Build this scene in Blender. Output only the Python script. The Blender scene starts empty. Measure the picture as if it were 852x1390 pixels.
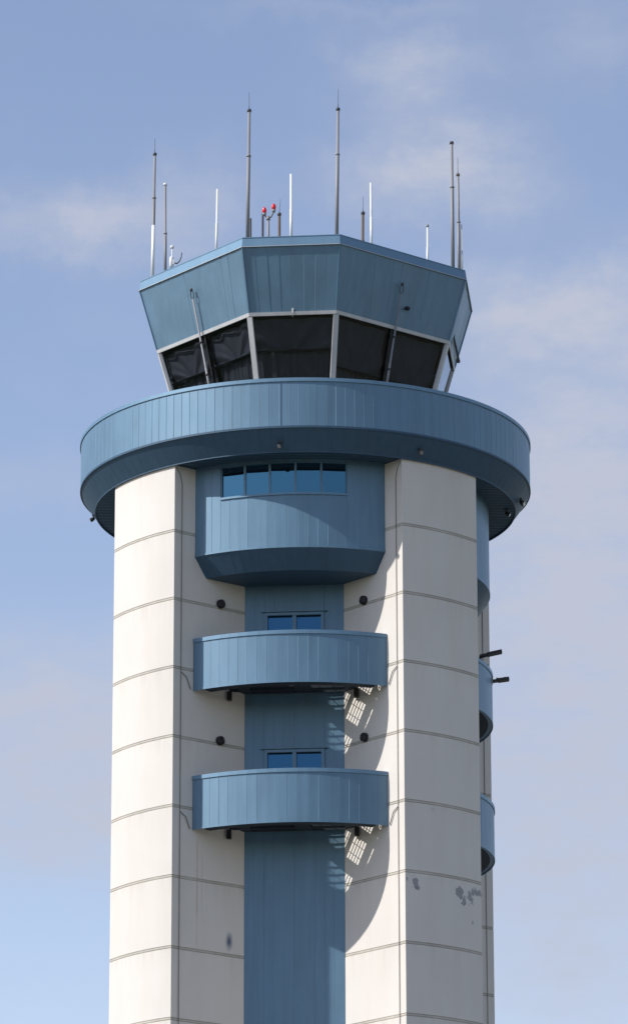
import bpy, math, random
from math import sin, cos, pi, radians, hypot, sqrt, atan2
from mathutils import Vector, Matrix
random.seed(7)
C = bpy.context.scene.collection
ZO = 30.0                      # height of the topmost visible panel joint above the ground
AL = -0.0939168586             # how far the tower is turned from the viewer
PH = 0.5546976                 # half-angle of the recess opening on the 5 m circle
R = 5.0
PW, PD = 1.155, 2.7705         # recess back wall: half width, distance from the axis
DZ = 1.62257
CX, CY = 0.040, 0.0            # the cab sits 4 cm off the shaft's axis

# ------------------------------------------------------------------ materials
def nt(name):
    m = bpy.data.materials.new(name); m.use_nodes = True
    t = m.node_tree
    for n in list(t.nodes): t.nodes.remove(n)
    o = t.nodes.new('ShaderNodeOutputMaterial')
    return m, t, o
def N(t, typ, **kw):
    n = t.nodes.new(typ)
    for k, v in kw.items():
        if k in n.inputs: n.inputs[k].default_value = v
        else: setattr(n, k, v)
    return n
def ramp(t, fac, stops):
    r = t.nodes.new('ShaderNodeValToRGB')
    el = r.color_ramp.elements
    while len(el) < len(stops): el.new(0.5)
    for e, (p, c) in zip(el, stops): e.position = p; e.color = c if len(c) == 4 else (*c, 1)
    t.links.new(fac, r.inputs[0]); return r.outputs[0]
def noise(t, vec, scale, detail=4, rough=.55, mapping=None):
    if mapping:
        m = t.nodes.new('ShaderNodeMapping'); m.inputs['Scale'].default_value = mapping
        t.links.new(vec, m.inputs['Vector']); vec = m.outputs[0]
    n = t.nodes.new('ShaderNodeTexNoise'); n.inputs['Scale'].default_value = scale
    n.inputs['Detail'].default_value = detail; n.inputs['Roughness'].default_value = rough
    t.links.new(vec, n.inputs['Vector']); return n.outputs['Fac']
def mixc(t, f, a, b, mode='MIX'):
    m = t.nodes.new('ShaderNodeMix'); m.data_type = 'RGBA'; m.blend_type = mode
    for sock, v in ((m.inputs[0], f), (m.inputs[6], a), (m.inputs[7], b)):
        if isinstance(v, (int, float)): sock.default_value = v
        elif isinstance(v, (tuple, list)): sock.default_value = (*v, 1) if len(v) == 3 else v
        else: t.links.new(v, sock)
    return m.outputs[2]
def mth(t, op, a, b=0.0, c=0.0):
    m = t.nodes.new('ShaderNodeMath'); m.operation = op
    for i, v in enumerate((a, b, c)):
        if isinstance(v, (int, float)): m.inputs[i].default_value = v
        else: t.links.new(v, m.inputs[i])
    return m.outputs[0]
def painted(name, col, rough=.42, metal=.0, vary=.10, streak=.06, bump=.0, spec=.5):
    m, t, o = nt(name)
    b = N(t, 'ShaderNodeBsdfPrincipled'); t.links.new(b.outputs[0], o.inputs[0])
    g = N(t, 'ShaderNodeNewGeometry')
    n1 = noise(t, g.outputs['Position'], .9, 5)
    n2 = noise(t, g.outputs['Position'], 6, 3, .6, (1, 1, .08))
    c1 = ramp(t, n1, [(.3, tuple(x*(1-vary) for x in col)), (.7, tuple(min(1, x*(1+vary)) for x in col))])
    c2 = ramp(t, n2, [(.35, (1-streak*2,)*3), (.65, (1+streak*.2,)*3)])
    t.links.new(mixc(t, 1.0, c1, c2, 'MULTIPLY'), b.inputs['Base Color'])
    t.links.new(ramp(t, n1, [(.3, (rough-.05,)*3), (.7, (rough+.08,)*3)]), b.inputs['Roughness'])
    b.inputs['Metallic'].default_value = metal
    b.inputs['Specular IOR Level'].default_value = spec
    if bump:
        bp = N(t, 'ShaderNodeBump', Strength=bump, Distance=.02)
        t.links.new(noise(t, g.outputs['Position'], 3.5, 3, .5, (1, 1, .5)), bp.inputs['Height'])
        t.links.new(bp.outputs[0], b.inputs['Normal'])
    return m
BLUE = painted('blue_metal', (.110, .216, .308), .56, .34, .09, .05, .07, .9)
BLUE2 = painted('blue_flashing', (.125, .24, .34), .54, .36, .05, .03, 0, .9)
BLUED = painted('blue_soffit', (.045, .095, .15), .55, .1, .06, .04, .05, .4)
TRIM = painted('white_trim', (.55, .55, .54), .5, .0, .06, .06)
STEEL = painted('galvanised_steel', (.27, .27, .28), .6, .15, .12, .08)
RUST = painted('rusty_steel', (.16, .115, .085), .7, .1, .35, .15)
WHITEF = painted('white_fibreglass', (.80, .80, .80), .35, .0, .04, .03)
DECK = painted('dark_deck_paint', (.035, .048, .06), .7, .0, .15, .05, 0, .2)
BLACK = painted('black_metal', (.018, .018, .02), .5, .0, .2, .05)
GREYD = painted('dark_grey_metal', (.06, .062, .068), .55, .2, .15, .05)
ROOFG = painted('roof_gravel', (.22, .21, .20), .9, .0, .2, .02)
BLIND = painted('blind_cloth', (.30, .30, .30), .6, .0, .10, .05)
INSIDE = painted('dark_interior', (.03, .03, .032), .8, .0, .1, .02)
GRATE = painted('galvanised_grating', (.20, .205, .21), .6, .4, .1, .05)
SEAL2 = painted('joint_backing', (.53, .495, .43), .85, .0, .12, .05)
SEAL = painted('joint_sealant', (.40, .36, .285), .85, .0, .12, .05)
CABLE = painted('cable_sheath', (.24, .225, .205), .7, .0, .1, .05)

def concrete():
    m, t, o = nt('painted_concrete')
    b = N(t, 'ShaderNodeBsdfPrincipled', Roughness=.82); t.links.new(b.outputs[0], o.inputs[0])
    b.inputs['Specular IOR Level'].default_value = .25
    g = N(t, 'ShaderNodeNewGeometry'); P = g.outputs['Position']
    n1 = noise(t, P, .45, 5); n2 = noise(t, P, 2.2, 4, .6, (1, 1, .12))
    base = ramp(t, n1, [(.3, (.690, .642, .582)), (.7, (.740, .692, .630))])
    base = mixc(t, 1.0, base, ramp(t, n2, [(.3, (.972, .965, .955)), (.6, (1, 1, 1))]), 'MULTIPLY')
    # each precast panel has its own slight tone
    sep = N(t, 'ShaderNodeSeparateXYZ'); t.links.new(P, sep.inputs[0])
    k = mth(t, 'FLOOR', mth(t, 'DIVIDE', mth(t, 'SUBTRACT', sep.outputs[2], ZO), DZ))
    wn = N(t, 'ShaderNodeTexWhiteNoise', noise_dimensions='2D')
    cmb = N(t, 'ShaderNodeCombineXYZ'); t.links.new(k, cmb.inputs[0])
    t.links.new(mth(t, 'SIGN', sep.outputs[0]), cmb.inputs[1]); t.links.new(cmb.outputs[0], wn.inputs['Vector'])
    base = mixc(t, 1.0, base, ramp(t, wn.outputs['Value'], [(0, (.955, .955, .95)), (1, (1, 1, 1))]), 'MULTIPLY')
    # dirt that runs down from every joint
    fr = mth(t, 'FRACT', mth(t, 'DIVIDE', mth(t, 'SUBTRACT', sep.outputs[2], ZO), DZ))
    dn = noise(t, P, 5, 4, .65, (1, 1, .05))
    dm = mth(t, 'MULTIPLY', mth(t, 'POWER', fr, 6.0), ramp(t, dn, [(.45, (0, 0, 0)), (.75, (1, 1, 1))]))
    base = mixc(t, mth(t, 'MULTIPLY', dm, .35), base, (.42, .37, .30))
    # rust runs and one dark smear below the balconies on the front left corner
    def near(pt, sx, sz, thr, sc, soft=.12, ns=.5):
        v = N(t, 'ShaderNodeVectorMath', operation='SUBTRACT'); v.inputs[1].default_value = pt
        t.links.new(P, v.inputs[0])
        s = N(t, 'ShaderNodeVectorMath', operation='MULTIPLY'); s.inputs[1].default_value = (1/sx, 1/sx, 1/sz)
        t.links.new(v.outputs[0], s.inputs[0])
        l = N(t, 'ShaderNodeVectorMath', operation='LENGTH'); t.links.new(s.outputs[0], l.inputs[0])
        nn = noise(t, P, sc, 5, .6)
        val = mth(t, 'SUBTRACT', mth(t, 'MULTIPLY_ADD', nn, ns*2, 1-ns), l.outputs['Value'])
        return ramp(t, val, [(thr, (0, 0, 0)), (min(1, thr+soft), (1, 1, 1))])
    for pt, sx, sz, thr, sc, col, f, soft, ns in MARKS:
        base = mixc(t, mth(t, 'MULTIPLY', near(pt, sx, sz, thr, sc, soft, ns), f), base, col)
    t.links.new(base, b.inputs['Base Color'])
    bp = N(t, 'ShaderNodeBump', Strength=.18, Distance=.01)
    t.links.new(noise(t, P, 18, 4), bp.inputs['Height']); t.links.new(bp.outputs[0], b.inputs['Normal'])
    return m

def lp(x, d, z, k=0):
    """recess frame (x to the right, d out of the wall) to the world"""
    a = AL + k*pi/2
    return Vector((x*cos(a)+d*sin(a), -(d*cos(a)-x*sin(a)), z))
def polar(deg, r, z):
    a = radians(deg); return Vector((r*sin(a), -r*cos(a), z))

def glass_cab():
    m, t, o = nt('tinted_cab_glass')
    lw = N(t, 'ShaderNodeNewGeometry'); dt = N(t, 'ShaderNodeVectorMath', operation='DOT_PRODUCT')
    t.links.new(lw.outputs['Normal'], dt.inputs[0]); t.links.new(lw.outputs['Incoming'], dt.inputs[1])
    fr = mth(t, 'MULTIPLY_ADD', mth(t, 'POWER', mth(t, 'SUBTRACT', 1.0, mth(t, 'ABSOLUTE', dt.outputs['Value'])), 5.0), .95, .035)
    tr = N(t, 'ShaderNodeBsdfTransparent', Color=(.56, .58, .62, 1))
    gl = N(t, 'ShaderNodeBsdfGlossy', Color=(.95, .97, 1, 1), Roughness=.02)
    mx = N(t, 'ShaderNodeMixShader'); t.links.new(fr, mx.inputs[0])
    g = N(t, 'ShaderNodeNewGeometry')
    bp = N(t, 'ShaderNodeBump', Strength=.05, Distance=.02); t.links.new(noise(t, g.outputs['Position'], 1.3, 2), bp.inputs['Height'])
    t.links.new(bp.outputs[0], gl.inputs['Normal'])
    t.links.new(tr.outputs[0], mx.inputs[1]); t.links.new(gl.outputs[0], mx.inputs[2]); t.links.new(mx.outputs[0], o.inputs[0])
    return m
def glass_blue(name, tint, dark):
    m, t, o = nt(name)
    gl = N(t, 'ShaderNodeBsdfGlossy', Color=(*tint, 1), Roughness=.015)
    df = N(t, 'ShaderNodeBsdfDiffuse', Color=(*dark, 1))
    mx = N(t, 'ShaderNodeMixShader', Fac=.62)
    g = N(t, 'ShaderNodeNewGeometry')
    bp = N(t, 'ShaderNodeBump', Strength=.06, Distance=.02); t.links.new(noise(t, g.outputs['Position'], 1.1, 2), bp.inputs['Height'])
    t.links.new(bp.outputs[0], gl.inputs['Normal'])
    t.links.new(df.outputs[0], mx.inputs[1]); t.links.new(gl.outputs[0], mx.inputs[2]); t.links.new(mx.outputs[0], o.inputs[0])
    return m
GCAB = glass_cab()
GBAY = glass_blue('blue_reflective_glass', (.11, .28, .37), (.02, .03, .045))
GDOOR = glass_blue('blue_door_glass', (.05, .15, .26), (.02, .035, .055))
def lampglass(name, col, e=0):
    m, t, o = nt(name)
    b = N(t, 'ShaderNodeBsdfPrincipled', Roughness=.15); b.inputs['Base Color'].default_value = (*col, 1)
    t.links.new(b.outputs[0], o.inputs[0]); return m
REDG = lampglass('red_lamp_glass', (.80, .02, .03))
LENS = lampglass('grey_lens', (.25, .25, .25))

# peeled paint and stains: (centre, width, height, threshold, noise scale, colour, strength, softness, noise share)
def pierpt(a_deg, z): return tuple(polar(a_deg, R, z))
MARKS = [
    (pierpt(29.3, ZO-8.37), .16, .20, .38, 7.0, (.27, .265, .27), .85, .03, .95),
    (pierpt(29.9, ZO-8.48), .12, .08, .38, 8.0, (.27, .265, .27), .85, .03, .8),
    (pierpt(43.9, ZO-8.43), .20, .22, .40, 6.5, (.27, .265, .27), .85, .03, .95),
    (pierpt(45.5, ZO-8.62), .12, .22, .40, 9.0, (.27, .265, .27), .85, .03, .9),
    (pierpt(50.9, ZO-8.36), .28, .15, .40, 7.5, (.27, .265, .27), .80, .03, .95),
    (pierpt(48.0, ZO-8.52), .16, .26, .42, 9.0, (.27, .265, .27), .80, .03, .95),
    (pierpt(26.9, ZO-8.30), .035, .07, .30, 9.0, (.30, .30, .30), .7, .05, .6),
    (pierpt(48.9, ZO-9.07), .05, .07, .30, 9.0, (.30, .30, .30), .7, .05, .6),
    (pierpt(35.0, ZO-6.62), .05, .04, .30, 12.0, (.45, .43, .41), .6, .1, .6),
    (tuple(lp(-2.11, 3.73, ZO-8.35)), .05, 2.1, .15, 3.0, (.42, .29, .20), .35, .5, .35),
    (tuple(lp(-2.02, 3.63, ZO-8.2)), .03, 1.2, .15, 3.0, (.42, .32, .24), .25, .5, .35),
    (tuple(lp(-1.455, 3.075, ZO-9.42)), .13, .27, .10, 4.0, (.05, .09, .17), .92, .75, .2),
]
CONC = concrete()

for m_ in (BLUE, BLUE2):
    b_ = [n for n in m_.node_tree.nodes if n.type == 'BSDF_PRINCIPLED'][0]
    b_.inputs['Coat Weight'].default_value = .3; b_.inputs['Coat Roughness'].default_value = .33
# ------------------------------------------------------------------ mesh helper
class MB:
    def __init__(s): s.v = []; s.f = []; s.m = []; s.sm = []
    def vert(s, p): s.v.append(tuple(p)); return len(s.v)-1
    def face(s, pts, mi=0, sm=False):
        s.f.append([s.vert(p) for p in pts]); s.m.append(mi); s.sm.append(sm)
    def facei(s, idx, mi=0, sm=False): s.f.append(list(idx)); s.m.append(mi); s.sm.append(sm)
    def box(s, c, sz, M=None, mi=0):
        x, y, z = (d/2 for d in sz); c = Vector(c)
        ps = []
        for dx in (-x, x):
            for dy in (-y, y):
                for dz in (-z, z):
                    p = Vector((dx, dy, dz))
                    if M: p = M @ p
                    ps.append(c+p)
        i = [s.vert(p) for p in ps]
        for q in ((0, 1, 3, 2), (4, 6, 7, 5), (0, 4, 5, 1), (2, 3, 7, 6), (0, 2, 6, 4), (1, 5, 7, 3)):
            s.facei([i[a] for a in q], mi)
    def bar(s, a, b, w, h, up=(0, 0, 1), mi=0):
        a = Vector(a); b = Vector(b); y = (b-a); L = y.length; y.normalize()
        up = Vector(up); x = y.cross(up)
        if x.length < 1e-4: x = Vector((1, 0, 0))
        x.normalize(); z = x.cross(y)
        s.box((a+b)/2, (w, L, h), Matrix((x, y, z)).transposed(), mi)
    def tube(s, pts, rad, n=10, mi=0, cap=True):
        pts = [Vector(p) for p in pts]
        if isinstance(rad, (int, float)): rad = [rad]*len(pts)
        rings = []
        for i, p in enumerate(pts):
            d = (pts[min(i+1, len(pts)-1)]-pts[max(i-1, 0)])
            if d.length < 1e-9: d = Vector((0, 0, 1))
            d.normalize()
            a = d.cross(Vector((0, 0, 1)))
            if a.length < 1e-3: a = Vector((1, 0, 0))
            a.normalize(); b = d.cross(a)
            rings.append([s.vert(p+(a*cos(2*pi*k/n)+b*sin(2*pi*k/n))*rad[i]) for k in range(n)])
        for r0, r1 in zip(rings, rings[1:]):
            for k in range(n): s.facei((r0[k], r0[(k+1) % n], r1[(k+1) % n], r1[k]), mi, True)
        if cap: s.facei(rings[0][::-1], mi); s.facei(rings[-1], mi)
    def loft(s, secs, mi=0, cap=True, close=True):
        """secs: list of (list of points); all closed loops of equal length"""
        R_ = [[s.vert(p) for p in sec] for sec in secs]
        n = len(R_[0])
        for j, (a, b) in enumerate(zip(R_, R_[1:])):
            mm = mi[j] if isinstance(mi, list) else mi
            for k in range(n if close else n-1): s.facei((a[k], a[(k+1) % n], b[(k+1) % n], b[k]), mm)
        if cap:
            m0 = mi[0] if isinstance(mi, list) else mi
            s.facei(R_[0][::-1], m0); s.facei(R_[-1], m0)
    def ribs(s, bot, top, gw=.014, gd=.004, tilt=.006, out=None, mi=0, zg=None):
        """vertical metal pans between successive points of bot/top, each pan very slightly out of true"""
        n = len(bot)-1
        prev = None
        for i in range(n):
            A, B, Cc, D = (Vector(p) for p in (bot[i], bot[i+1], top[i+1], top[i]))
            e = (B-A); L = e.length; e.normalize()
            nrm = e.cross((D-A).normalized()); nrm.normalize()
            g = min(gw/2/L, .3)
            j0 = random.uniform(-tilt, tilt)
            A2 = A.lerp(B, g)+nrm*j0; B2 = A.lerp(B, 1-g)-nrm*j0
            D2 = D.lerp(Cc, g)+nrm*j0; C2 = D.lerp(Cc, 1-g)-nrm*j0
            s.face((A2, B2, C2, D2), mi)
            Ai = A-nrm*gd; Di = D-nrm*gd; Bi = B-nrm*gd; Ci = Cc-nrm*gd
            s.face((Ai, A2, D2, Di), mi); s.face((B2, Bi, Ci, C2), mi)
    def build(s, name, mats, parent=None, merge=False):
        me = bpy.data.meshes.new(name); me.from_pydata(s.v, [], s.f)
        for m in (mats if isinstance(mats, (list, tuple)) else [mats]): me.materials.append(m)
        me.polygons.foreach_set('material_index', s.m)
        me.polygons.foreach_set('use_smooth', s.sm)
        me.update()
        import bmesh
        bm = bmesh.new(); bm.from_mesh(me)
        if merge: bmesh.ops.remove_doubles(bm, verts=bm.verts, dist=1e-4)
        bm.to_mesh(me); bm.free()
        o = bpy.data.objects.new(name, me); C.objects.link(o)
        if parent: o.parent = parent
        return o
def tag(o, label=None, cat=None, group=None, kind=None):
    if label: o['label'] = label
    if cat: o['category'] = cat
    if group: o['group'] = group
    if kind: o['kind'] = kind
    return o
def empty(name, loc=(0, 0, 0), rot=None):
    o = bpy.data.objects.new(name, None); C.objects.link(o); o.location = loc
    o.empty_display_size = .2
    if rot is not None: o.rotation_euler = rot
    return o
def copy_tree(o, parent=None):
    c = o.copy(); C.objects.link(c); c.parent = parent
    for ch in list(o.children): copy_tree(ch, c)
    return c

tower = empty('control_tower')
tag(tower, 'airport control tower with off white concrete corners, blue metal balconies and glazed cab', 'control tower')
LF = lambda x, d, z: Vector((x, -d, z))       # recess frame, before turning the part by AL + k*90
def arcpts(r, x0, x1, n, z, c=0.0):
    a0 = math.asin(x0/r); a1 = math.asin(x1/r)
    return [LF(r*sin(a0+(a1-a0)*i/n), r*cos(a0+(a1-a0)*i/n)+c, z) for i in range(n+1)]

# ------------------------------------------------------------------ piers
def offset_poly(P, d):
    n = len(P); out = []
    for i in range(n):
        a = P[i-1]; b = P[i]; c = P[(i+1) % n]
        e1 = Vector((b[0]-a[0], b[1]-a[1])).normalized(); e2 = Vector((c[0]-b[0], c[1]-b[1])).normalized()
        n1 = Vector((-e1.y, e1.x)); n2 = Vector((-e2.y, e2.x))
        m = (n1+n2); m.normalize(); k = d/max(.4, m.dot(n1))
        out.append((b[0]+m.x*k, b[1]+m.y*k))
    return out
def loc2(x, d, k):
    p = lp(x, d, 0, k); return (p.x, p.y)
TOPZ = ZO+1.585
for k in range(4):
    P = []
    cx_, cd_ = R*sin(PH), R*cos(PH)
    P.append(loc2(PW, PD, k)); P.append(loc2(2.48, 4.072, k))
    for i in range(19):
        a = AL+k*pi/2+PH+(pi/2-2*PH)*i/18
        P.append((R*sin(a), -R*cos(a)))
    P.append(loc2(-2.48, 4.072, k+1)); P.append(loc2(-PW, PD, k+1))
    # counter-clockwise seen from above
    inner = {dd: offset_poly(P, dd) for dd in (0.0, .008, .001)}
    secs = [(0, 0.0)]; mi = []
    zs = sorted(ZO-j*DZ for j in range(0, 19) if ZO-j*DZ > .2)
    for z in zs:
        for dz, dd, m in ((-.036, 0.0, 0), (-.032, .008, 1), (-.022, .008, 1), (-.018, .001, 1), (.018, .001, 2), (.022, .008, 1), (.032, .008, 1), (.036, 0.0, 1)):
            secs.append((z+dz, dd)); mi.append(m)
    secs.append((TOPZ, 0.0)); mi.append(0)
    mb = MB()
    loops = [[(x, y, z) for x, y in inner[dd]] for z, dd in secs]
    mb.loft(loops, mi, cap=True)
    pier = mb.build('pier', [CONC, SEAL, SEAL2], tower)
    # shade-smooth would round the arrises; the 18 flats of the curve read as one curve
    # lightning conductor along the small return of each corner
    if k in (0, 3, 1):
        for sgn, kk in ((1, k), (-1, k+1)):
            cb = MB()
            pt = lambda x, d, z: lp(sgn*x, d, z, kk)
            cb.tube([pt(2.60, 4.24, TOPZ-.06), pt(2.52, 4.15, TOPZ-.20), pt(2.475, 4.095, TOPZ-.42), pt(2.475, 4.095, 2.0)], .009, 6)
            for zb in (ZO-3.45, ZO-6.72):
                cb.tube([pt(2.475, 4.095, zb+.12), pt(2.36, 3.992, zb+.02), pt(2.27, 3.90, zb-.26)], .011, 6)
            cb.build('conductor_cable', CABLE, pier)

# ------------------------------------------------------------------ recess walls with doors
def rwall():
    mb = MB(); nr = 10; w = 2*PW/nr
    xs = [-PW+w*i for i in range(nr+1)]
    dx = (3, 7)      # door between these rib edges (-.69 .. .69 with 10 ribs: use 2..8)
    dx = (2, 8)
    doors = [(ZO-3.48, ZO-1.635), (ZO-6.74, ZO-4.905)]
    zt = ZO+1.6
    cuts = [0.0]
    for b, t in sorted(doors): cuts += [b, t]
    cuts.append(zt)
    for i in range(nr):
        if dx[0] <= i < dx[1]: continue
        mb.ribs([LF(xs[i], PD, 0), LF(xs[i+1], PD, 0)], [LF(xs[i], PD, zt), LF(xs[i+1], PD, zt)], tilt=.003)
    sub = xs[dx[0]:dx[1]+1]
    for zb, ztp in ((0, doors[1][0]), (doors[1][1], doors[0][0]), (doors[0][1], zt)):
        mb.ribs([LF(x, PD, zb) for x in sub], [LF(x, PD, ztp) for x in sub], tilt=.003)
    # backing core behind the pans
    mb.box(LF(0, PD-.55, zt/2), (2*PW+.6, .6, zt), None, 0)
    return mb
def door_unit(zb, zt, parent, k):
    M = Matrix.Rotation(AL+k*pi/2, 4, 'Z')
    x0, x1 = -.693, .693
    f = MB(); fd = PD-.03
    th = .07
    f.box(LF(x0+th/2, fd, (zb+zt)/2), (th, .14, zt-zb)); f.box(LF(x1-th/2, fd, (zb+zt)/2), (th, .14, zt-zb))
    f.box(LF(0, fd, zt-th/2), (x1-x0-2*th, .14, th)); f.box(LF(0, fd, (zb+zt)/2-.02), (.09, .12, zt-zb-th-.03))
    for sx in (-1, 1):
        f.box(LF(sx*.335, fd, zb+.12), (.575, .11, .22))
    for sx in (-1, 1):
        f.box(LF(sx*.33, fd, zb+1.05), (.56, .10, .05))
    f.box(LF(0, PD+.035, zt+.02), (x1-x0+.14, .09, .028))
    door = f.build('door', BLUE, parent); door.matrix_local = M
    for sx in (-1, 1):
        g = MB(); g.box(LF(sx*.335, PD-.075, (zb+zt)/2), (.58, .012, zt-zb-.02)); g.build('pane', GDOOR, door)
    h = MB(); h.bar(LF(.09, PD+.06, zb+.95), LF(.09, PD+.06, zb+1.25), .02, .02); h.box(LF(.09, PD+.045, zb+.97), (.02, .05, .02)); h.box(LF(.09, PD+.045, zb+1.23), (.02, .05, .02))
    h.build('handle', STEEL, door)
for k in range(4):
    o = rwall().build('recess_wall', BLUE, tower); o.rotation_euler = (0, 0, AL+k*pi/2)
    if k in (0, 1, 3):
        door_unit(ZO-3.48, ZO-1.635, tower, k); door_unit(ZO-6.74, ZO-4.905, tower, k)

# ------------------------------------------------------------------ bay under the gallery
def make_bay(windows=True):
    r = 4.40; xe = 2.205; zb, zt = ZO-.51, ZO+1.60
    a0, a1 = math.asin(-xe/r), math.asin(xe/r)
    nf = 20; W0, W1 = radians(-20.9), radians(18.6); wz0, wz1 = ZO+.79, ZO+1.52
    mb = MB()
    ang = [a0+(a1-a0)*i/nf for i in range(nf+1)]
    i0 = min(range(nf+1), key=lambda i: abs(ang[i]-W0)); i1 = min(range(nf+1), key=lambda i: abs(ang[i]-W1))
    if not windows: i0 = i1 = 0
    W0, W1 = ang[i0], ang[i1]
    pt = lambda a, z, rr=r: LF(rr*sin(a), rr*cos(a), z)
    for i in range(nf):
        segs = [(zb, zt)] if not (i0 <= i < i1) else [(zb, wz0), (wz1, zt)]
        for za, zc in segs:
            mb.ribs([pt(ang[i], za), pt(ang[i+1], za)], [pt(ang[i], zc), pt(ang[i+1], zc)], tilt=.003)
    # window reveals
    for i in range(i0, i1):
        mb.face([pt(ang[i], wz0), pt(ang[i+1], wz0), pt(ang[i+1], wz0, r-.1), pt(ang[i], wz0, r-.1)])
        mb.face([pt(ang[i], wz1), pt(ang[i], wz1, r-.1), pt(ang[i+1], wz1, r-.1), pt(ang[i+1], wz1)])
    for a in (W0, W1) if windows else ():
        mb.face([pt(a, wz0), pt(a, wz0, r-.1), pt(a, wz1, r-.1), pt(a, wz1)])
    # end returns run along the corner face back to the wall
    bay = mb.build('bay', BLUE, tower)
    tr = MB()   # thin cap line at the sill level and lower edge flashing
    for i in range(nf):
        tr.loft([[pt(ang[i], zb-.02, r+.012), pt(ang[i+1], zb-.02, r+.012), pt(ang[i+1], zb+.03, r+.012), pt(ang[i], zb+.03, r+.012)],
                 [pt(ang[i], zb-.03, r-.02), pt(ang[i+1], zb-.03, r-.02), pt(ang[i+1], zb+.03, r-.02), pt(ang[i], zb+.03, r-.02)]], 0)
    tr.build('edge_flashing', BLUE, bay)
    sl = MB()
    for i in range(i0, i1):
        sl.loft([[pt(ang[i], wz0-.055, r+.03), pt(ang[i+1], wz0-.055, r+.03), pt(ang[i+1], wz0-.004, r+.03), pt(ang[i], wz0-.004, r+.03)],
                 [pt(ang[i], wz0-.055, r-.02), pt(ang[i+1], wz0-.055, r-.02), pt(ang[i+1], wz0-.004, r-.02), pt(ang[i], wz0-.004, r-.02)]], 0)
    if windows: sl.build('window_sill', BLUE2, bay)
    sk = MB(); r2 = 4.085; z2 = ZO-.985; x2 = 1.99; b0, b1 = math.asin(-x2/r2), math.asin(x2/r2)
    a0s = a0; top = [pt(a0s+(a1-a0s)*i/nf, zb-.025, r-.002) for i in range(nf+1)]
    bot = [pt(b0+(b1-b0)*i/nf, z2, r2) for i in range(nf+1)]
    sk.ribs(bot, top, gw=.010, gd=.003, tilt=.002)
    # flat underside back to the wall
    back = [LF(-PW-.02+(2*PW+.04)*i/nf, PD-.02, z2) for i in range(nf+1)]
    for i in range(nf): sk.face([bot[i], back[i], back[i+1], bot[i+1]])
    # side cheeks against the corners
    for q in (0, nf): sk.face([bot[q], top[q], LF((-1 if q == 0 else 1)*PW, PD, zb), back[q]])
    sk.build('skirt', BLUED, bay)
    nw = 5 if windows else 0
    for i in range(nw+1 if windows else 0):
        fr = MB(); a = W0+(W1-W0)*i/nw
        M = Matrix.Rotation(a, 3, 'Z')
        fr.box(pt(a, (wz0+wz1)/2, r-.05), (.05, .07, wz1-wz0-.004), M)
        fr.build('window_mullion', BLUE, bay)
    for i in range(nw):
        a = W0+(W1-W0)*(i+.5)/nw; w = 2*r*sin((W1-W0)/nw/2)
        g = MB(); g.box(pt(a, (wz0+wz1)/2, r-.07), (w, .01, wz1-wz0), Matrix.Rotation(a+random.uniform(-.02, .02), 3, 'Z'))
        g.build('window_pane', GBAY, bay)
    bay.rotation_euler = (0, 0, AL)
    return bay
bay0 = make_bay()
side_bay = make_bay(False); side_bay.rotation_euler = (0, 0, AL+pi/2)
b = copy_tree(side_bay, tower); b.rotation_euler = (0, 0, AL+3*pi/2)

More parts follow.
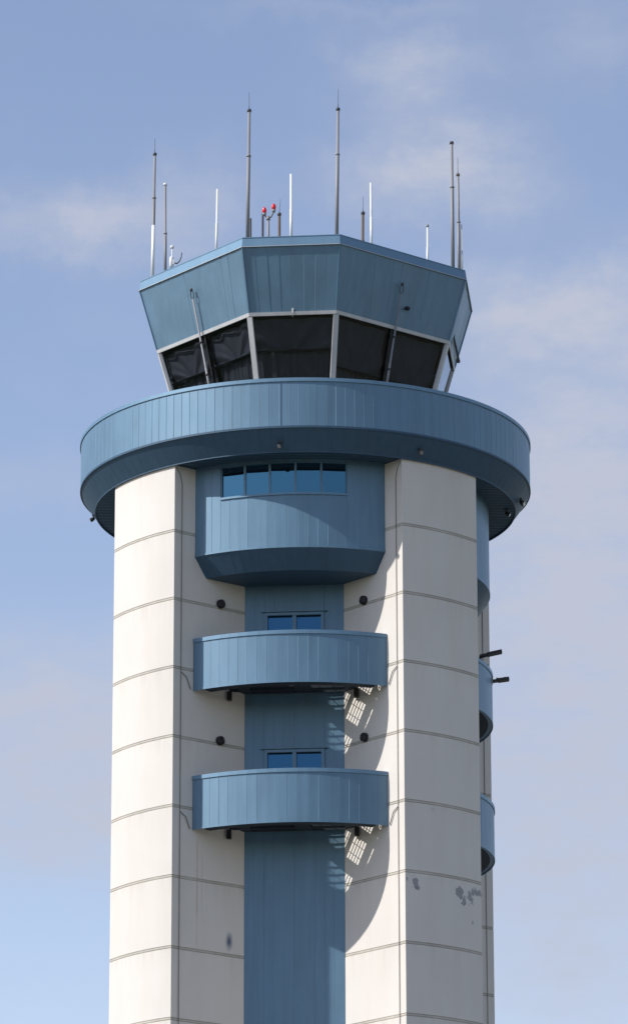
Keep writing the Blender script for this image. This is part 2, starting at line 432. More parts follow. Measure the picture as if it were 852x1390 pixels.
# ------------------------------------------------------------------ balconies
def make_balcony(z0, h):
    """z0: lower edge of the parapet"""
    r = 4.43; xe = 2.222; a0, a1 = math.asin(-xe/r), math.asin(xe/r); n = 20
    ang = [a0+(a1-a0)*i/n for i in range(n+1)]
    pt = lambda a, z, rr=r: LF(rr*sin(a), rr*cos(a), z)
    mb = MB(); zt = z0+h-.06
    mb.ribs([pt(a, z0) for a in ang], [pt(a, zt) for a in ang], tilt=.002)
    ri = r-.11
    for i in range(n):
        mb.face([pt(ang[i+1], z0, ri), pt(ang[i], z0, ri), pt(ang[i], zt, ri), pt(ang[i+1], zt, ri)])
        mb.face([pt(ang[i], z0, r-.006), pt(ang[i], z0, ri), pt(ang[i+1], z0, ri), pt(ang[i+1], z0, r-.006)])
    for q in (0, n): mb.face([pt(ang[q], z0), pt(ang[q], zt), pt(ang[q], zt, ri), pt(ang[q], z0, ri)])
    bal = mb.build('balcony', BLUE, tower)
    cp = MB()
    secs = []
    for i in range(n+1):
        a = ang[i]
        secs.append([pt(a, zt-.03, r+.022), pt(a, zt+.06, r+.022), pt(a, zt+.06, ri-.02), pt(a, zt-.002, ri-.02), pt(a, zt-.002, r+.004), pt(a, zt-.03, r+.004)])
    cp.loft(secs, 0); cp.build('coping', BLUE2, bal)
    lf = MB(); secs = []
    for i in range(n+1):
        a = ang[i]
        secs.append([pt(a, z0-.03, r+.008), pt(a, z0+.025, r+.008), pt(a, z0+.025, r-.004), pt(a, z0-.03, r-.004)])
    lf.loft(secs, 0); lf.build('edge_flashing', BLUE, bal)
    # open grating deck on steel beams
    bm_ = MB(); up_ = .14; rd = ri-.24
    secs = [[pt(a, z0-.01, ri-.001), pt(a, z0+.06, ri-.001), pt(a, z0+.06, rd-.02), pt(a, z0-.01, rd-.02)] for a in ang[1:-1]]
    bm_.loft(secs, 0)
    secs = [[pt(a, z0+.06, rd+.02), pt(a, z0+up_+.05, rd+.02), pt(a, z0+up_+.05, rd-.018), pt(a, z0+.06, rd-.018)] for a in ang[1:-1]]
    bm_.loft(secs, 0)
    CELLS = ((-1.95, -1.25), (-.98, .06), (.42, 1.20), (1.45, 1.95))
    xm_ = lambda d: min(d-1.64, sqrt(max(0, (rd-.004)**2-d*d)))
    rows = [(PD+.01, 2.82, 0), (2.82, 3.00, 1), (3.00, 3.10, 0), (3.10, 3.56, 1), (3.56, 3.74, 0), (3.74, 3.80, 1), (3.80, rd-.02, 0)]
    def slab(da, db, xa0, xa1, xb0, xb1):
        za, zc = z0+up_-.012, z0+up_+.055
        bm_.loft([[LF(xa0, da, za), LF(xa1, da, za), LF(xb1, db, za), LF(xb0, db, za)], [LF(xa0, da, zc), LF(xa1, da, zc), LF(xb1, db, zc), LF(xb0, db, zc)]], 0)
    for da, db, cut in rows:
        q = max(1, int((db-da)/.06)) if da >= 3.1 else 1
        for u in range(q):
            ea = da+(db-da)*u/q; eb = da+(db-da)*(u+1)/q; A_, B_ = xm_(ea), xm_(eb)
            if not cut: slab(ea, eb, -A_, A_, -B_, B_); continue
            edges = [None]+[v for c in CELLS for v in c]+[None]
            for v in range(0, len(edges), 2):
                l, h_ = edges[v], edges[v+1]
                f_ = lambda X, m, sg: (sg*m if X is None else max(-m, min(m, X)))
                a0_, a1_, b0_, b1_ = f_(l, A_, -1), f_(h_, A_, 1), f_(l, B_, -1), f_(h_, B_, 1)
                if max(a1_-a0_, b1_-b0_) > .004: slab(ea, eb, a0_, a1_, b0_, b1_)
    bm_.build('deck_plate', DECK, bal)
    gr = MB(); d = PD+.03
    while d < 3.82:
        xm = min(d-1.66, sqrt(max(0, ri*ri-d*d))-.01)
        if xm > .05: gr.box(LF(0, d, z0+up_+.075), (2*xm, .018, .025))
        d += .085
    x = -2.1
    while x < 2.1:
        d1 = min(3.85, sqrt(ri*ri-x*x)-.02); d0 = max(PD, abs(x)+1.66)
        if d1 > d0+.05: gr.bar(LF(x, d0, z0+up_+.064), LF(x, d1, z0+up_+.064), .012, .012)
        x += .3
    gr.build('deck_grating', GREYD, bal)
    for x in (-1.46, 1.46):
        br = MB(); dd = abs(x)+1.63
        br.box(LF(x, dd+.06, z0-.00), (.10, .11, .21))
        br.build('bracket', BLACK, bal)
    bal.rotation_euler = (0, 0, AL)
    return bal
b1 = make_balcony(ZO-3.70, 1.20)
b2 = make_balcony(ZO-6.955, 1.22)
for k in (1, 3):
    for b in (b1, b2):
        c = copy_tree(b, tower); c.rotation_euler = (0, 0, AL+k*pi/2)

# ------------------------------------------------------------------ gallery ring
RR = 5.41; ZR0, ZR1 = ZO+2.055, ZO+3.235; RC = 5.05; ZC = ZO+1.567
nR = 156
def ringpts(r, z, n=nR, off=.2): return [polar(360*(i+off)/n, r, z) for i in range(n+1)]
mb = MB()
mb.ribs(ringpts(RR, ZR0), ringpts(RR, ZR1-.05), gw=.016, gd=.005, tilt=.0018)
ri = RR-.14
a_, b_ = ringpts(ri, ZR0+.1), ringpts(ri, ZR1-.05)
for i in range(nR): mb.face([a_[i+1], a_[i], b_[i], b_[i+1]])
gallery = mb.build('gallery_ring', BLUE, tower)
for q in range(2):
    jb = MB(); a = -5.9+180*q; jb.box(polar(a, RR+.0, (ZR0+ZR1)/2-.03), (.010, .016, ZR1-ZR0-.12), Matrix.Rotation(radians(a), 3, 'Z')); jb.build('panel_joint', BLUED, gallery)
cp = MB(); n2 = 192
prof = [(RR+.025, ZR1-.085), (RR+.025, ZR1), (ri-.02, ZR1), (ri-.02, ZR1-.04), (RR+.004, ZR1-.04), (RR+.004, ZR1-.085)]
L = [[polar(360*i/n2, r, z) for r, z in prof] for i in range(n2+1)]
cp.loft(L, 0, cap=False); cp.build('coping', BLUE2, gallery)
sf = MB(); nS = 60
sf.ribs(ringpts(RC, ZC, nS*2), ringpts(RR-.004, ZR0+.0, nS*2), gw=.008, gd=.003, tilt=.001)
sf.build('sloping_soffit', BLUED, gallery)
fl = MB()
L = [[polar(360*i/n2, r, z) for r, z in ((RR+.008, ZR0-.02), (RR+.008, ZR0+.03), (RR-.01, ZR0+.03), (RR-.01, ZR0-.02))] for i in range(n2+1)]
fl.loft(L, 0, cap=False)
L = [[polar(360*i/n2, r, z) for r, z in ((RC+.006, ZC-.012), (RC+.006, ZC+.012), (RC-.02, ZC+.012), (RC-.02, ZC-.012))] for i in range(n2+1)]
fl.loft(L, 0, cap=False)
fl.build('edge_flashing', BLUED, gallery)
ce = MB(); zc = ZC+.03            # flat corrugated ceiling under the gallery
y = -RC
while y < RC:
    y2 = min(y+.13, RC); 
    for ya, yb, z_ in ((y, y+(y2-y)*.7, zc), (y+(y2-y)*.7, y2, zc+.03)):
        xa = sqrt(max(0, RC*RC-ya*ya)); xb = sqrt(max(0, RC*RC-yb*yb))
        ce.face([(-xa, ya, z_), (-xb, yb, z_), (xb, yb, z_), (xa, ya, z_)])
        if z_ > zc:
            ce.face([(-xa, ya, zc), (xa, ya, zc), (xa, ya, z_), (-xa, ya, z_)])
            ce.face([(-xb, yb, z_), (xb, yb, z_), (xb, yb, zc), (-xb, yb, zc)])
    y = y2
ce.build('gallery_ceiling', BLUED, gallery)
wk = MB(); L = [[polar(360*i/96, r, z) for r, z in ((2.4, ZR0+.06), (2.4, ZR0+.16), (ri+.02, ZR0+.16), (ri+.02, ZR0+.06))] for i in range(97)]
wk.loft(L, 0, cap=False); wk.build('walkway', ROOFG, gallery)

# ------------------------------------------------------------------ cab
BE = 0.285
def cv(k, s, r, z):
    a = AL+k*pi/2+s*BE; return Vector((CX+r*sin(a), CY-r*cos(a), z))
VS = [(k, s) for k in range(4) for s in (-1, 1)]       # eight corners, counter-clockwise
def ringv(r, z): return [cv(k, s, r, z) for k, s in VS]
def rz(z): return 3.672+.2935*(z-(ZO+5.512))           # the cab walls lean outwards
ZB = ZO+5.512; ZF = ZO+7.005; ZT = ZO+7.262; ZW = ZO+3.02
mb = MB()
lo = ringv(rz(ZB), ZB); hi = ringv(rz(ZF), ZF)
for i in range(8):
    A, B = lo[i], lo[(i+1) % 8]; D, E = hi[i], hi[(i+1) % 8]
    n = 8 if i % 2 == 0 else 14
    mb.ribs([A.lerp(B, j/n) for j in range(n+1)], [D.lerp(E, j/n) for j in range(n+1)], gw=.014, gd=.003, tilt=.004)
cab = mb.build('cab_wall', BLUE, tower)
for i in range(8):
    k, s = VS[i]; co = MB()
    a = cv(k, s, rz(ZB)+.004, ZB); b = cv(k, s, rz(ZF)+.004, ZF)
    co.bar(a, b, .05, .03, up=(b-a).cross(Vector((0, 0, 1))))
    co.build('corner_trim', BLUE, cab)
fa = MB()
prof = [(rz(ZF)-.02, ZF), (rz(ZF)+.035, ZF), (rz(ZF)+.035, ZF+.02), (rz(ZF)+.02, ZF+.025), (rz(ZF)-.01, ZT-.02), (rz(ZF)+.0, ZT-.02), (rz(ZF)+.0, ZT), (rz(ZF)-.28, ZT), (rz(ZF)-.28, ZT-.2)]
L = [[cv(k, s, r, z) for r, z in prof] for k, s in VS]; L.append(L[0])
fa.loft(L, 0, cap=False); fa.build('roof_fascia', BLUE2, cab)
dr = MB()
for i in range(8):
    dr.bar(cv(*VS[i], rz(ZF)+.038, ZF+.006), cv(*VS[(i+1) % 8], rz(ZF)+.038, ZF+.006), .008, .012)
dr.build('drip_edge', TRIM, cab)
rf = MB(); p = [cv(k, s, rz(ZF)-.27, ZT-.13) for k, s in VS]; q = [cv(k, s, rz(ZF)-.27, ZT-.30) for k, s in VS]
rf.loft([q, p], 0); rf.build('roof', ROOFG, cab)
# base wall below the windows, floor and interior
bw = MB(); L = [ringv(rz(ZR0), ZR0+.1), ringv(rz(ZW), ZW)]; bw.loft(L, 0, cap=True); bw.build('cab_base', BLUE, tower)
it = MB(); L = [ringv(rz(ZB)-.12, ZB-.02), ringv(rz(ZB)-.12, ZB+.1)]; it.loft(L, 0)
it.box((CX, CY, ZO+4.2), (1.0, 1.0, 2.5)); it.box((CX-.2, CY-.9, ZO+3.4), (2.6, .5, .8))
it.build('cab_interior', INSIDE, tower)
# head band
hb = MB()
prof = [(.006, -.085), (.030, -.085), (.030, -.004), (.006, -.004)]
L = [[cv(k, s, rz(ZB+z)+dr_, ZB+z) for dr_, z in prof] for k, s in VS]; L.append(L[0])
hb.loft(L, 0, cap=False); hb.build('window_head', TRIM, cab)
# corner mullions
for i in range(8):
    k, s = VS[i]; m_ = MB()
    a = cv(k, s, rz(ZW)-.03, ZW); b = cv(k, s, rz(ZB-.085)-.03, ZB-.086)
    rad = Vector((a.x-CX, a.y-CY, 0)).normalized()
    m_.bar(a, b, .125, .09, up=rad)
    m_.build('corner_mullion', TRIM, cab)
GR = random.Random(3)
for i in range(8):
    z1 = ZB-.086
    fA = (VS[i], VS[(i+1) % 8])
    nw = 1 if i % 2 == 0 else 2
    def fp(u, z, inset=0.0):
        A = cv(*fA[0], rz(z), z); B = cv(*fA[1], rz(z), z)
        e = (B-A).normalized(); nn = Vector((e.y, -e.x, 0))
        return A.lerp(B, u)-nn*inset
    if nw == 2:
        mm = MB(); mm.bar(fp(.5, ZW, .05), fp(.5, z1, .05), .07, .05, up=(fp(.5, z1, .1)-fp(.5, z1)).normalized()); mm.build('middle_mullion', BLACK, cab)
    for w in range(nw):
        u0, u1 = w/nw, (w+1)/nw
        g = MB()
        g.loft([[fp(u0+.004, ZW, .02), fp(u1-.004, ZW, .02), fp(u1-.004, z1, .02), fp(u0+.004, z1, .02)],
                [fp(u0+.004, ZW, .034), fp(u1-.004, ZW, .034), fp(u1-.004, z1, .034), fp(u0+.004, z1, .034)]], 0)
        win = g.build('window', GCAB, cab)
        if i == 2: continue          # this pane has its shade up
        # drawn shade: creased cloth hanging to a bottom bar, with a looser drape below it
        zb = ZO+4.67 if i != 1 else ZO+4.30
        e0 = u0+(u1-u0)*.045; e1 = u1-(u1-u0)*.045
        cl = MB(); nu, nv = 40, 18; idx = []
        cxx = GR.uniform(.4, .6); 
        for b in range(nv+1):
            v = b/nv; row = []
            for a in range(nu+1):
                s_ = a/nu
                ang = atan2((s_-cxx)*1.6, (v+.10)); rr_ = hypot((s_-cxx)*1.6, v+.1)
                cre = .034*sin(ang*9+i)*min(1, rr_*1.3)*(1-.3*v)+.014*sin(ang*17+2*i+3*rr_)
                row.append(cl.vert(fp(e0+(e1-e0)*s_, z1-.02+(zb-z1)*(1-v), .16+cre)))
            idx.append(row)
        for b in range(nv):
            for a in range(nu): cl.facei((idx[b][a], idx[b][a+1], idx[b+1][a+1], idx[b+1][a]), 0, True)
        ph = GR.uniform(0, 6); idx = []
        for b in range(7):
            row = []
            for a in range(91):
                s_ = a/90
                cre = .03*sin(s_*34+ph)*(.5+.5*sin(s_*9+ph*2))+.012*sin(s_*71)
                row.append(cl.vert(fp(e0+(e1-e0)*s_, zb-(zb-ZW-.1)*b/6, .24+cre)))
            idx.append(row)
        for b in range(6):
            for a in range(90): cl.facei((idx[b][a], idx[b][a+1], idx[b+1][a+1], idx[b+1][a]), 0, True)
        cl.build('window_shade', BLIND, win)
        rb = MB(); rb.tube([fp(e0-.005, zb, .13), fp(e1+.005, zb, .13)], .022, 8)
        rb.build('shade_bar', BLACK, win)
        for u in (e0+.02, e1-.02):
            kb = MB(); kb.tube([fp(u, zb+.01, .045), fp(u, zb+.01, .10)], .022, 8)
            kb.build('shade_knob', STEEL, win)

# ------------------------------------------------------------------ things on the roof
RZ = ZT-.13
def mast(base, top, rad, mat, label, tip=None, joint=None, cap=None, low=None, group='antennas on the cab roof', name='antenna'):
    rad *= .86; B = Vector((base[0], base[1], RZ)); T = Vector((top[0], base[1], ZO+top[1])); D = T-B
    e = empty(name, B); tag(e, label, 'antenna', group)
    m = MB()
    j = joint if joint else .5
    m.tube([(0, 0, 0), D*(j-.001), D*j, D], [rad, rad, rad*.82, rad*.78], 12)
    if joint: m.tube([D*(j-.006), D*(j+.006)], rad*1.25, 12)
    m.build('mast', mat, e)
    f = MB(); f.tube([(0, 0, 0), (0, 0, .02)], rad*3.2, 12); f.tube([(0, 0, .02), (0, 0, .16)], rad*1.5, 12)
    for q in range(4): f.tube([(rad*2.5*cos(q*pi/2), rad*2.5*sin(q*pi/2), .02), (rad*2.5*cos(q*pi/2), rad*2.5*sin(q*pi/2), .04)], .010, 6)
    f.build('base_flange', STEEL, e)
    if cap: c_ = MB(); c_.tube([D*(1-.05/D.length), D+Vector((0, 0, .012))], rad*1.12, 12); c_.build('cap', cap, e)
    if low: l_ = MB(); l_.tube([D*.02, D*low], rad*1.08, 12); l_.build('lower_sleeve', WHITEF, e)
    if tip:
        t_ = MB(); P = Vector((tip[0], base[1], ZO+tip[1]))-B; t_.tube([D, D.lerp(P, .25), P], [.011, .007, .005], 6); t_.build('whip', GREYD, e)
    return e
mast((-3.699, -.874), (-3.668, 10.541), .047, STEEL, 'tall grey pole antenna with a white lower half, leftmost on the roof', (-3.672, 10.93), .66, GREYD, .45)
mast((-3.376, -1.226), (-3.395, 9.615), .044, STEEL, 'grey pole antenna with a pale cap beside the wind sensor', None, .48, WHITEF)
mast((-2.114, -2.815), (-2.093, 8.862), .036, WHITEF, 'slim white rod antenna alone on the long left roof edge', None, None)
mast((-1.362, -3.542), (-1.326, 10.608), .052, STEEL, 'tallest grey pole antenna, at the left front roof corner', (-1.331, 11.06), .66, GREYD)
mast((-1.303, -2.217), (-1.306, 8.342), .036, GREYD, 'very short dark stub right against the tall left corner antenna')
mast((-1.027, -1.466), (-1.020, 8.763), .040, GREYD, 'short dark grey stub left of the red obstruction light')
mast((-.617, -1.865), (-.618, 8.595), .048, RUST, 'short rusty brown post with a thin whip right of the red lamps', (-.591, 8.97), None, GREYD)
mast((-.327, -3.693), (-.327, 8.906), .042, WHITEF, 'white rod antenna at the middle of the front roof edge', None, None)
mast((.747, -3.709), (.792, 10.573), .050, STEEL, 'very tall grey pole antenna with whip, at the right front roof corner', (.801, 11.08), .66, GREYD)
mast((1.374, -2.131), (1.396, 8.522), .048, RUST, 'short rusty brown post with a thin whip beside a white rod', (1.404, 8.93), None, GREYD)
mast((1.579, -3.179), (1.570, 8.877), .038, WHITEF, 'white rod antenna standing right of the short rusty post')
mast((2.939, -1.979), (2.949, 8.246), .034, WHITEF, 'shortest pale rod antenna, alone on the long right roof edge', None, None, STEEL)
mast((3.566, -1.509), (3.570, 10.578), .052, STEEL, 'tall thick grey pole antenna without whip near the right roof corner', None, .66, GREYD)
mast((3.728, -1.106), (3.728, 9.901), .046, STEEL, 'brown tipped grey pole antenna with whip near the right corner', (3.730, 10.34), .55, RUST)
mast((3.786, -1.421), (3.783, 8.470), .034, WHITEF, 'short white rod antenna, rightmost on the roof')

e = empty('obstruction_light', (-.876, -2.666, RZ)); tag(e, 'two red obstruction lamps on a forked grey post', 'warning light')
H = ZO+8.23-RZ
m = MB(); m.tube([(0, 0, 0), (0, 0, H)], .030, 10); m.tube([(0, 0, 0), (0, 0, .02)], .09, 12); m.build('post', STEEL, e)
m = MB()
for sx, hh in ((-.095, .06), (.13, .15)):
    m.tube([(0, 0, H-.05), (sx*.5, 0, H-.02), (sx, 0, H+hh-.03)], .022, 8)
    m.tube([(sx, 0, H+hh-.05), (sx, 0, H+hh+.015)], [.035, .05], 10)
m.tube([(0, 0, H-.1), (0, 0, H-.02)], .048, 10)
m.build('fork', STEEL, e)
for sx, hh in ((-.095, .06), (.13, .15)):
    l = MB(); z = H+hh+.015
    l.tube([(sx, 0, z), (sx, 0, z+.05), (sx, 0, z+.10), (sx, 0, z+.14), (sx, 0, z+.155)], [.045, .054, .050, .031, .01], 12)
    l.build('lamp', REDG, e)

e = empty('wind_sensor', (-3.203, -1.638, RZ)); tag(e, 'small white weather sensor with a round head and curved dark arm on the roof edge', 'weather sensor')
H = ZO+7.80-RZ
m = MB(); m.tube([(0, 0, 0), (0, 0, H)], .014, 8); m.build('stem', WHITEF, e)
m = MB(); m.tube([(0, 0, H-.02), (0, 0, H+.0), (0, 0, H+.04), (0, 0, H+.07)], [.02, .05, .05, .015], 12); m.build('head', WHITEF, e)
m = MB(); zb = ZO+7.30-RZ; m.tube([(-.01, 0, zb), (-.01, 0, zb+.03), (-.01, 0, zb+.24), (-.01, 0, zb+.28)], [.03, .055, .055, .03], 10); m.box((.03, -.02, zb+.13), (.05, .06, .12)); m.build('body', WHITEF, e)
m = MB(); m.tube([(.03, 0, zb+.12), (.12, 0, zb+.10), (.18, 0, zb+.16), (.22, 0, zb+.26), (.235, 0, zb+.38)], [.016, .016, .015, .013, .011], 8); m.build('arm', GREYD, e)

# ------------------------------------------------------------------ leaning poles on the cab windows
def lean(a, b, lbl):
    a = Vector(a); b = Vector(b); o = empty('leaning_pole', a); tag(o, lbl, 'pole', 'poles leaning outside the cab glass')
    rad = Vector((a.x-CX, a.y-CY, 0)).normalized()*.10
    D = b-a; m = MB(); m.tube([rad, rad+D*.36, rad+D*.361, rad+D], [.031, .031, .025, .021], 10)
    m.build('pole', STEEL, o)
    j = MB()
    for f in (.3, .6): j.tube([rad+D*(f-.008), rad+D*(f+.008)], .042, 10); j.bar(rad+D*f, D*f, .03, .03)
    j.build('clamp', GREYD, o)
    lp_ = MB(); side = Vector((rad.y, -rad.x, 0)).normalized(); up = D.normalized()
    c = rad+D+up*.10; pts = [c+(side*cos(t)*.055+up*sin(t)*.10) for t in [2*pi*q/14-pi/2 for q in range(15)]]
    lp_.tube(pts, .010, 6); lp_.tube([c+up*.09, c+up*.16], .034, 8)
    lp_.build('loop', GREYD, o)
lean((-2.11, -1.745, ZO+3.7), (-2.60, -2.175, ZO+6.28), 'thin grey pole with a loop leaning across the left cab windows')
lean((1.80, -2.12, ZO+3.7), (2.215, -2.62, ZO+6.25), 'thin grey pole with a loop leaning across the right cab windows')

# small fittings
def cam_(p, nrm, lbl, name='camera_dome', s=1.0, cat='camera'):
    p = Vector(p); nrm = Vector(nrm).normalized(); o = empty(name, p); tag(o, lbl, cat)
    m = MB(); m.tube([nrm*-.01, nrm*.03], .045*s, 12); m.build('mount', GREYD, o)
    m = MB(); m.tube([nrm*.03, nrm*.07, nrm*.11, nrm*.13], [.05*s, .052*s, .035*s, .008], 12); m.build('dome', BLACK, o)
cam_((2.404, -2.383-.0, ZO+5.985), (.70, -.69, -.28), 'small black round camera on the dark right cab wall')
def hook_cam():
    o = empty('sensor_bracket', cv(0, 0, rz(ZB-.05)*cos(BE)+.03, ZB-.05)); tag(o, 'small pale hook bracket under the front window head of the cab', 'bracket')
    m = MB(); m.tube([(0, 0, .03), (0, -.08, .05), (0, -.11, 0), (0, -.11, -.12)], .014, 8); m.build('hook', TRIM, o)
    m = MB(); m.tube([(0, 0, .10), (0, -.03, .10)], .03, 8); m.build('plate', TRIM, o)
hook_cam()

def flood(deg, r, z, lbl, rusty=False, twin=False):
    p = polar(deg, r, z); o = empty('floodlight', p, (0, 0, radians(deg))); tag(o, lbl, 'floodlight', 'floodlights under the gallery')
    m = MB(); m.box((0, .0, -.01), (.09, .09, .02)); m.tube([(0, 0, -.02), (0, -.02, -.09)], .014, 8); m.build('bracket', GREYD, o)
    for sx in ((-.06, .06) if twin else (0,)):
        b = MB(); b.tube([(sx, .02, -.07), (sx, -.01, -.09), (sx, -.07, -.125), (sx, -.085, -.135)], [.02, .045, .055, .05], 12); hd = b.build('housing', RUST if rusty else BLACK, o)
        l = MB(); l.tube([(sx, -.086, -.1355), (sx, -.090, -.138)], [.043, .040], 12); l.build('lens', LENS, hd)
def on_cone(deg, t): return deg, RR-(RR-RC)*t, ZR0-(ZR0-ZC)*t
flood(*on_cone(-6.5, .60), 'small black floodlight on the sloping soffit above the bay windows')
flood(*on_cone(30.3, .50), 'rusty brown floodlight on the soffit above the right corner pier', True)
flood(*on_cone(82.5, .62), 'pair of floodlights on the soffit at the far right', False, True)
flood(86.5, 4.82, ZC+.025, 'small black floodlight on the flat ceiling at the right')
flood(*on_cone(-93, .85), 'small dark floodlight at the left edge of the gallery soffit')

# round wall lamps in the front recess
def lamp(x, d, z, lbl, sgn):
    p = lp(x, d, z); o = empty('wall_lamp', p, (0, 0, AL-sgn*radians(45)));
    tag(o, lbl, 'wall lamp', 'round black lamps beside the balconies')
    m = MB(); m.tube([(0, .01, 0), (0, -.03, 0)], .105, 20); m.build('base', BLACK, o)
    m = MB(); m.tube([(0, -.03, 0), (0, -.055, 0), (0, -.075, 0), (0, -.085, 0)], [.092, .085, .06, .015], 20); m.build('globe', GREYD, o)
    g = MB()
    for q in range(4):
        a = q*pi/4; c_, s_ = cos(a), sin(a)
        g.tube([(c_*.1, -.03, s_*.1), (c_*.095, -.06, s_*.095), (c_*.06, -.085, s_*.06), (0, -.098, 0), (-c_*.06, -.085, -s_*.06), (-c_*.095, -.06, -s_*.095), (-c_*.1, -.03, -s_*.1)], .010, 6)
    g.tube([(cos(t)*.092, -.068, sin(t)*.092) for t in [2*pi*q/20 for q in range(21)]], .009, 6, cap=False)
    g.build('cage', BLACK, o)
lamp(-1.67, 3.30, ZO-1.535, 'round black caged lamp left of the upper door', -1)
lamp(1.67, 3.30, ZO-1.535, 'round black caged lamp right of the upper door', 1)
lamp(-1.67, 3.30, ZO-4.79, 'round black caged lamp left of the lower door', -1)
lamp(1.67, 3.30, ZO-4.79, 'round black caged lamp right of the lower door', 1)

# window awning bracket at the right of the cab
def hook():
    o = empty('folding_bracket', (3.58, -.72, ZO+5.86)); tag(o, 'folded metal bracket hanging from the right end of the cab windows', 'bracket')
    P = lambda x, y, z: (x, y, z)
    m = MB(); m.bar(P(.0, 0, .0), P(.125, .0, -.62), .06, .05, up=(1, 0, 0)); m.build('outer_arm', GREYD, o)
    m = MB(); m.bar(P(-.03, -.06, -.02), P(.055, -.06, -.64), .035, .03, up=(1, 0, 0)); m.build('inner_arm', TRIM, o)
    m = MB(); m.tube([(.12, .08, -.62), (.10, -.08, -.64)], .05, 10); m.build('pivot', GREYD, o)
    m = MB(); m.box((-.02, .02, .0), (.12, .10, .06)); m.build('bracket_plate', STEEL, o)
hook()

# the two dark arms on the right upper balcony
def arm(base, tip, lbl, top):
    base = Vector(base); tip = Vector(tip); o = empty('equipment_arm', base); tag(o, lbl, 'equipment arm', 'dark arms on the right upper balcony')
    D = tip-base; m = MB(); m.bar((0, 0, 0), D, .16, .055); m.bar(D*.35, D, .20, .075); m.build('arm', BLACK, o)
    m = MB()
    if top:
        m.tube([(0.01, 0, .01), (0.01, 0, -.62)], .025, 8); m.tube([(0.01, 0, -.02), D*.5+Vector((0, 0, -.02))], .03, 8); m.build('post', GREYD, o)
    else:
        m.box(D*.3+Vector((0, 0, .045)), (.06, .08, .04)); m.box(D*.75+Vector((0, 0, .045)), (.04, .08, .03)); m.box((-.01, 0, 0), (.03, .22, .14)); m.build('fixing', STEEL, o)
arm((4.132, -.4, ZO-2.075), (4.653, -.4, ZO-1.96), 'dark flat arm rising above the coping of the right upper balcony', True)
arm((4.42, -.4, ZO-2.69), (4.816, -.4, ZO-2.632), 'short dark arm sticking out low from the right upper balcony parapet', False)

# ------------------------------------------------------------------ ground
m_, t, o_ = nt('airfield_grass')
b = N(t, 'ShaderNodeBsdfPrincipled', Roughness=.95); b.inputs['Specular IOR Level'].default_value = 0; t.links.new(b.outputs[0], o_.inputs[0])
g = N(t, 'ShaderNodeNewGeometry'); n1 = noise(t, g.outputs['Position'], .01, 6); n2 = noise(t, g.outputs['Position'], .8, 5)
t.links.new(mixc(t, .4, ramp(t, n1, [(.35, (.09, .10, .06)), (.65, (.14, .135, .09))]), ramp(t, n2, [(.3, (.08, .09, .05)), (.7, (.15, .14, .10))])), b.inputs['Base Color'])
gd = MB(); s = 3000; gd.face([(-s, -s, 0), (s, -s, 0), (s, s, 0), (-s, s, 0)]); tag(gd.build('ground', m_), kind='structure')
ap = painted('pale_concrete_apron', (.20, .195, .18), .85, 0, .12, .02, 0, .1)
gd = MB(); s = 55; gd.face([(-s, -s, .004), (s, -s, .004), (s, s, .004), (-s, s, .004)]); tag(gd.build('pavement', ap), kind='structure')

hl = MB(); n = 240; screen_m = painted('horizon_screen_green', (.055, .07, .04), .95, 0, .3, .05, 0, 0)  # unseen hill ring, added to keep horizon glow out of the cab glass reflections
hp = [(2300+260*sin(i*.21)+120*sin(i*.73), 95+38*sin(i*.17+1)+20*sin(i*.49)+9*sin(i*1.7)) for i in range(n)]; hp.append(hp[0])
hr = [[polar(360*i/n, rr_, zz) for rr_, zz in ((hp[i][0]-500, -1), (hp[i][0]-180, hp[i][1]*.6), (hp[i][0], hp[i][1]), (hp[i][0]+500, hp[i][1]*.5), (hp[i][0]+650, -2))] for i in range(n+1)]
for a, b in zip(hr, hr[1:]):
    for j in range(4): hl.face((a[j], b[j], b[j+1], a[j+1]), 0, True)
tag(hl.build('horizon_screen', screen_m), kind='structure')

# ------------------------------------------------------------------ sky and sun
SA, SE = radians(72.1), radians(39.8)
w = bpy.data.worlds.new('World'); bpy.context.scene.world = w; w.use_nodes = True
t = w.node_tree
for n in list(t.nodes): t.nodes.remove(n)
out = N(t, 'ShaderNodeOutputWorld'); bg = N(t, 'ShaderNodeBackground', Strength=.15); t.links.new(bg.outputs[0], out.inputs[0])
sky = t.nodes.new('ShaderNodeTexSky'); sky.sky_type = 'NISHITA'; sky.sun_disc = False
sky.sun_elevation = SE; sky.sun_rotation = radians(252.1); sky.air_density = 1.0; sky.dust_density = 0.3; sky.ozone_density = 1.5
SKYTINT = (1.36, 1.15, 1.11)
base = mixc(t, 1.0, sky.outputs[0], SKYTINT, 'MULTIPLY')
tc = t.nodes.new('ShaderNodeTexCoord'); G = tc.outputs['Generated']
sep = N(t, 'ShaderNodeSeparateXYZ'); t.links.new(G, sep.inputs[0])
az = mth(t, 'ARCTAN2', sep.outputs[0], sep.outputs[1]); el = mth(t, 'ARCSINE', sep.outputs[2])
cm = N(t, 'ShaderNodeCombineXYZ'); t.links.new(az, cm.inputs[0]); t.links.new(el, cm.inputs[1])
wp = noise(t, cm.outputs[0], 30, 7, .65); wp2 = noise(t, cm.outputs[0], 41, 7, .65)
azw = mth(t, 'MULTIPLY_ADD', mth(t, 'SUBTRACT', wp, .5), .045, az); elw = mth(t, 'MULTIPLY_ADD', mth(t, 'SUBTRACT', wp2, .5), .026, el)
tex = mth(t, 'MINIMUM', mth(t, 'MAXIMUM', mth(t, 'MULTIPLY_ADD', noise(t, cm.outputs[0], 55, 8, .62, (1, 2.4, 1)), 2.6, -.85), 0.0), 1.0)
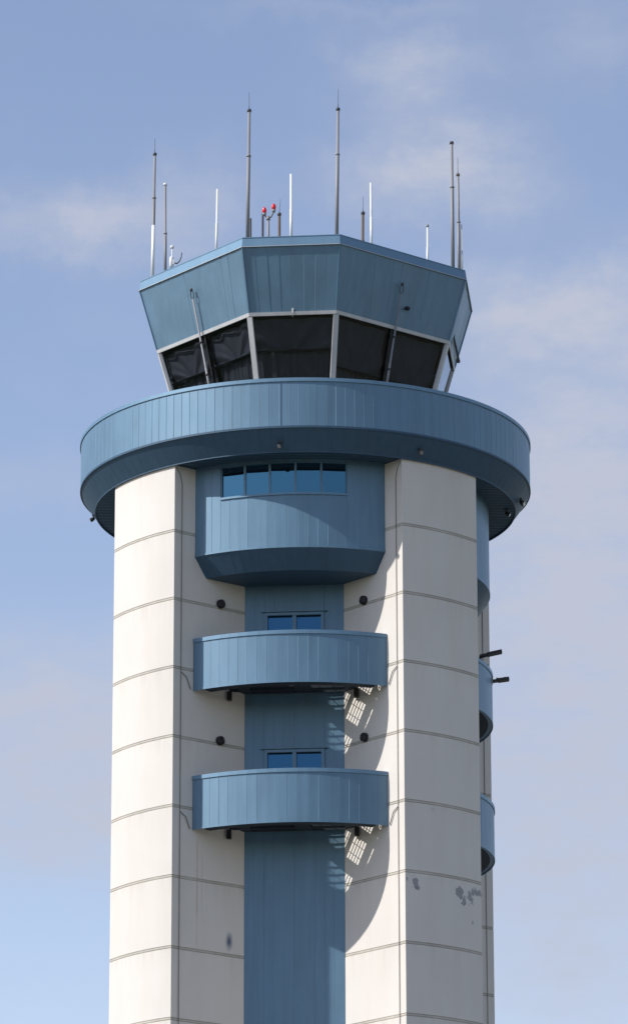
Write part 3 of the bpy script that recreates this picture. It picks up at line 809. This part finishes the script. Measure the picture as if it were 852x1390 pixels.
# soft cloud patches: azimuth, elevation (degrees), half sizes, strength
CLOUDS = [(1.539, 22.5, 1.072, 0.487, 0.61), (1.838, 21.191, 1.364, 0.633, 0.92), (-3.15, 20.402, 1.462, 0.468, 0.79), (-1.599, 20.809, 0.78, 0.585, 0.37), (3.668, 19.219, 1.754, 0.731, 1), (3.828, 17.173, 1.852, 1.267, 0.92), (3.683, 15.133, 2.144, 1.462, 0.98), (3.232, 12.522, 2.339, 1.949, 0.79), (-3.454, 14.079, 1.949, 0.877, 0.79), (-3.132, 12.63, 1.949, 0.78, 0.73), (4.271, 22.785, 1.169, 0.585, 0.3), (-3.6, 17.0, 0.9, 0.35, 0.25), (1.0, 23.3, 2.5, 0.2, 0.2), (4.2, 14.5, 1.3, 3.6, 0.55), (-3.3, 13.4, 1.7, 1.2, 0.45), (3.4, 10.5, 2.5, 0.9, 0.4)]
acc = None
for a0, e0, ra, re, st in CLOUDS:
    dx = mth(t, 'DIVIDE', mth(t, 'SUBTRACT', azw, radians(a0)), radians(ra)); dy = mth(t, 'DIVIDE', mth(t, 'SUBTRACT', elw, radians(e0)), radians(re))
    d2 = mth(t, 'ADD', mth(t, 'MULTIPLY', dx, dx), mth(t, 'MULTIPLY', dy, dy))
    v = mth(t, 'MULTIPLY', mth(t, 'EXPONENT', mth(t, 'MULTIPLY', d2, -1.0)), st)
    acc = v if acc is None else mth(t, 'SUBTRACT', mth(t, 'ADD', acc, v), mth(t, 'MULTIPLY', acc, v))
gen = noise(t, cm.outputs[0], 6, 6, .6, (1, 1.8, 1))
genm = ramp(t, gen, [(.52, (0, 0, 0)), (.72, (.5, .5, .5))])
accm = mth(t, 'MULTIPLY', acc, mth(t, 'MULTIPLY_ADD', tex, .6, .72))
accm = mth(t, 'MINIMUM', mth(t, 'MAXIMUM', accm, mth(t, 'MULTIPLY', genm, .35)), .97)
col = mixc(t, accm, base, (3.50, 3.74, 4.52))
t.links.new(col, bg.inputs[0])
sd = bpy.data.lights.new('sun', 'SUN'); sd.energy = 4.5; sd.angle = radians(.53); sd.color = (1, .975, .945)
so = bpy.data.objects.new('sun', sd); C.objects.link(so)
S = Vector((-sin(SA)*cos(SE), -cos(SA)*cos(SE), sin(SE)))
so.rotation_euler = S.to_track_quat('Z', 'Y').to_euler(); so.location = S*80

# ------------------------------------------------------------------ camera
f, D, cz, pit, yaw, rol = 5879.537, 99.857613, -28.287197, .2987429, .0020887, -.0020572
fw = Vector((sin(yaw)*cos(pit), cos(yaw)*cos(pit), sin(pit))); rt = Vector((cos(yaw), -sin(yaw), 0)); up = rt.cross(fw)
r2 = rt*cos(rol)+up*sin(rol); u2 = -rt*sin(rol)+up*cos(rol)
cd = bpy.data.cameras.new('camera'); co_ = bpy.data.objects.new('camera', cd); C.objects.link(co_)
co_.matrix_world = Matrix.Translation((0, -D, ZO+cz)) @ Matrix((r2, u2, -fw)).transposed().to_4x4()
cd.sensor_fit = 'HORIZONTAL'; cd.sensor_width = 36; cd.lens = 36*f/852; cd.shift_y = -45/852
cd.clip_start = .5; cd.clip_end = 8000
sc = bpy.context.scene; sc.camera = co_
sc.view_settings.view_transform = 'Standard'; sc.view_settings.look = 'None'; sc.view_settings.gamma = 1; sc.view_settings.exposure = 0
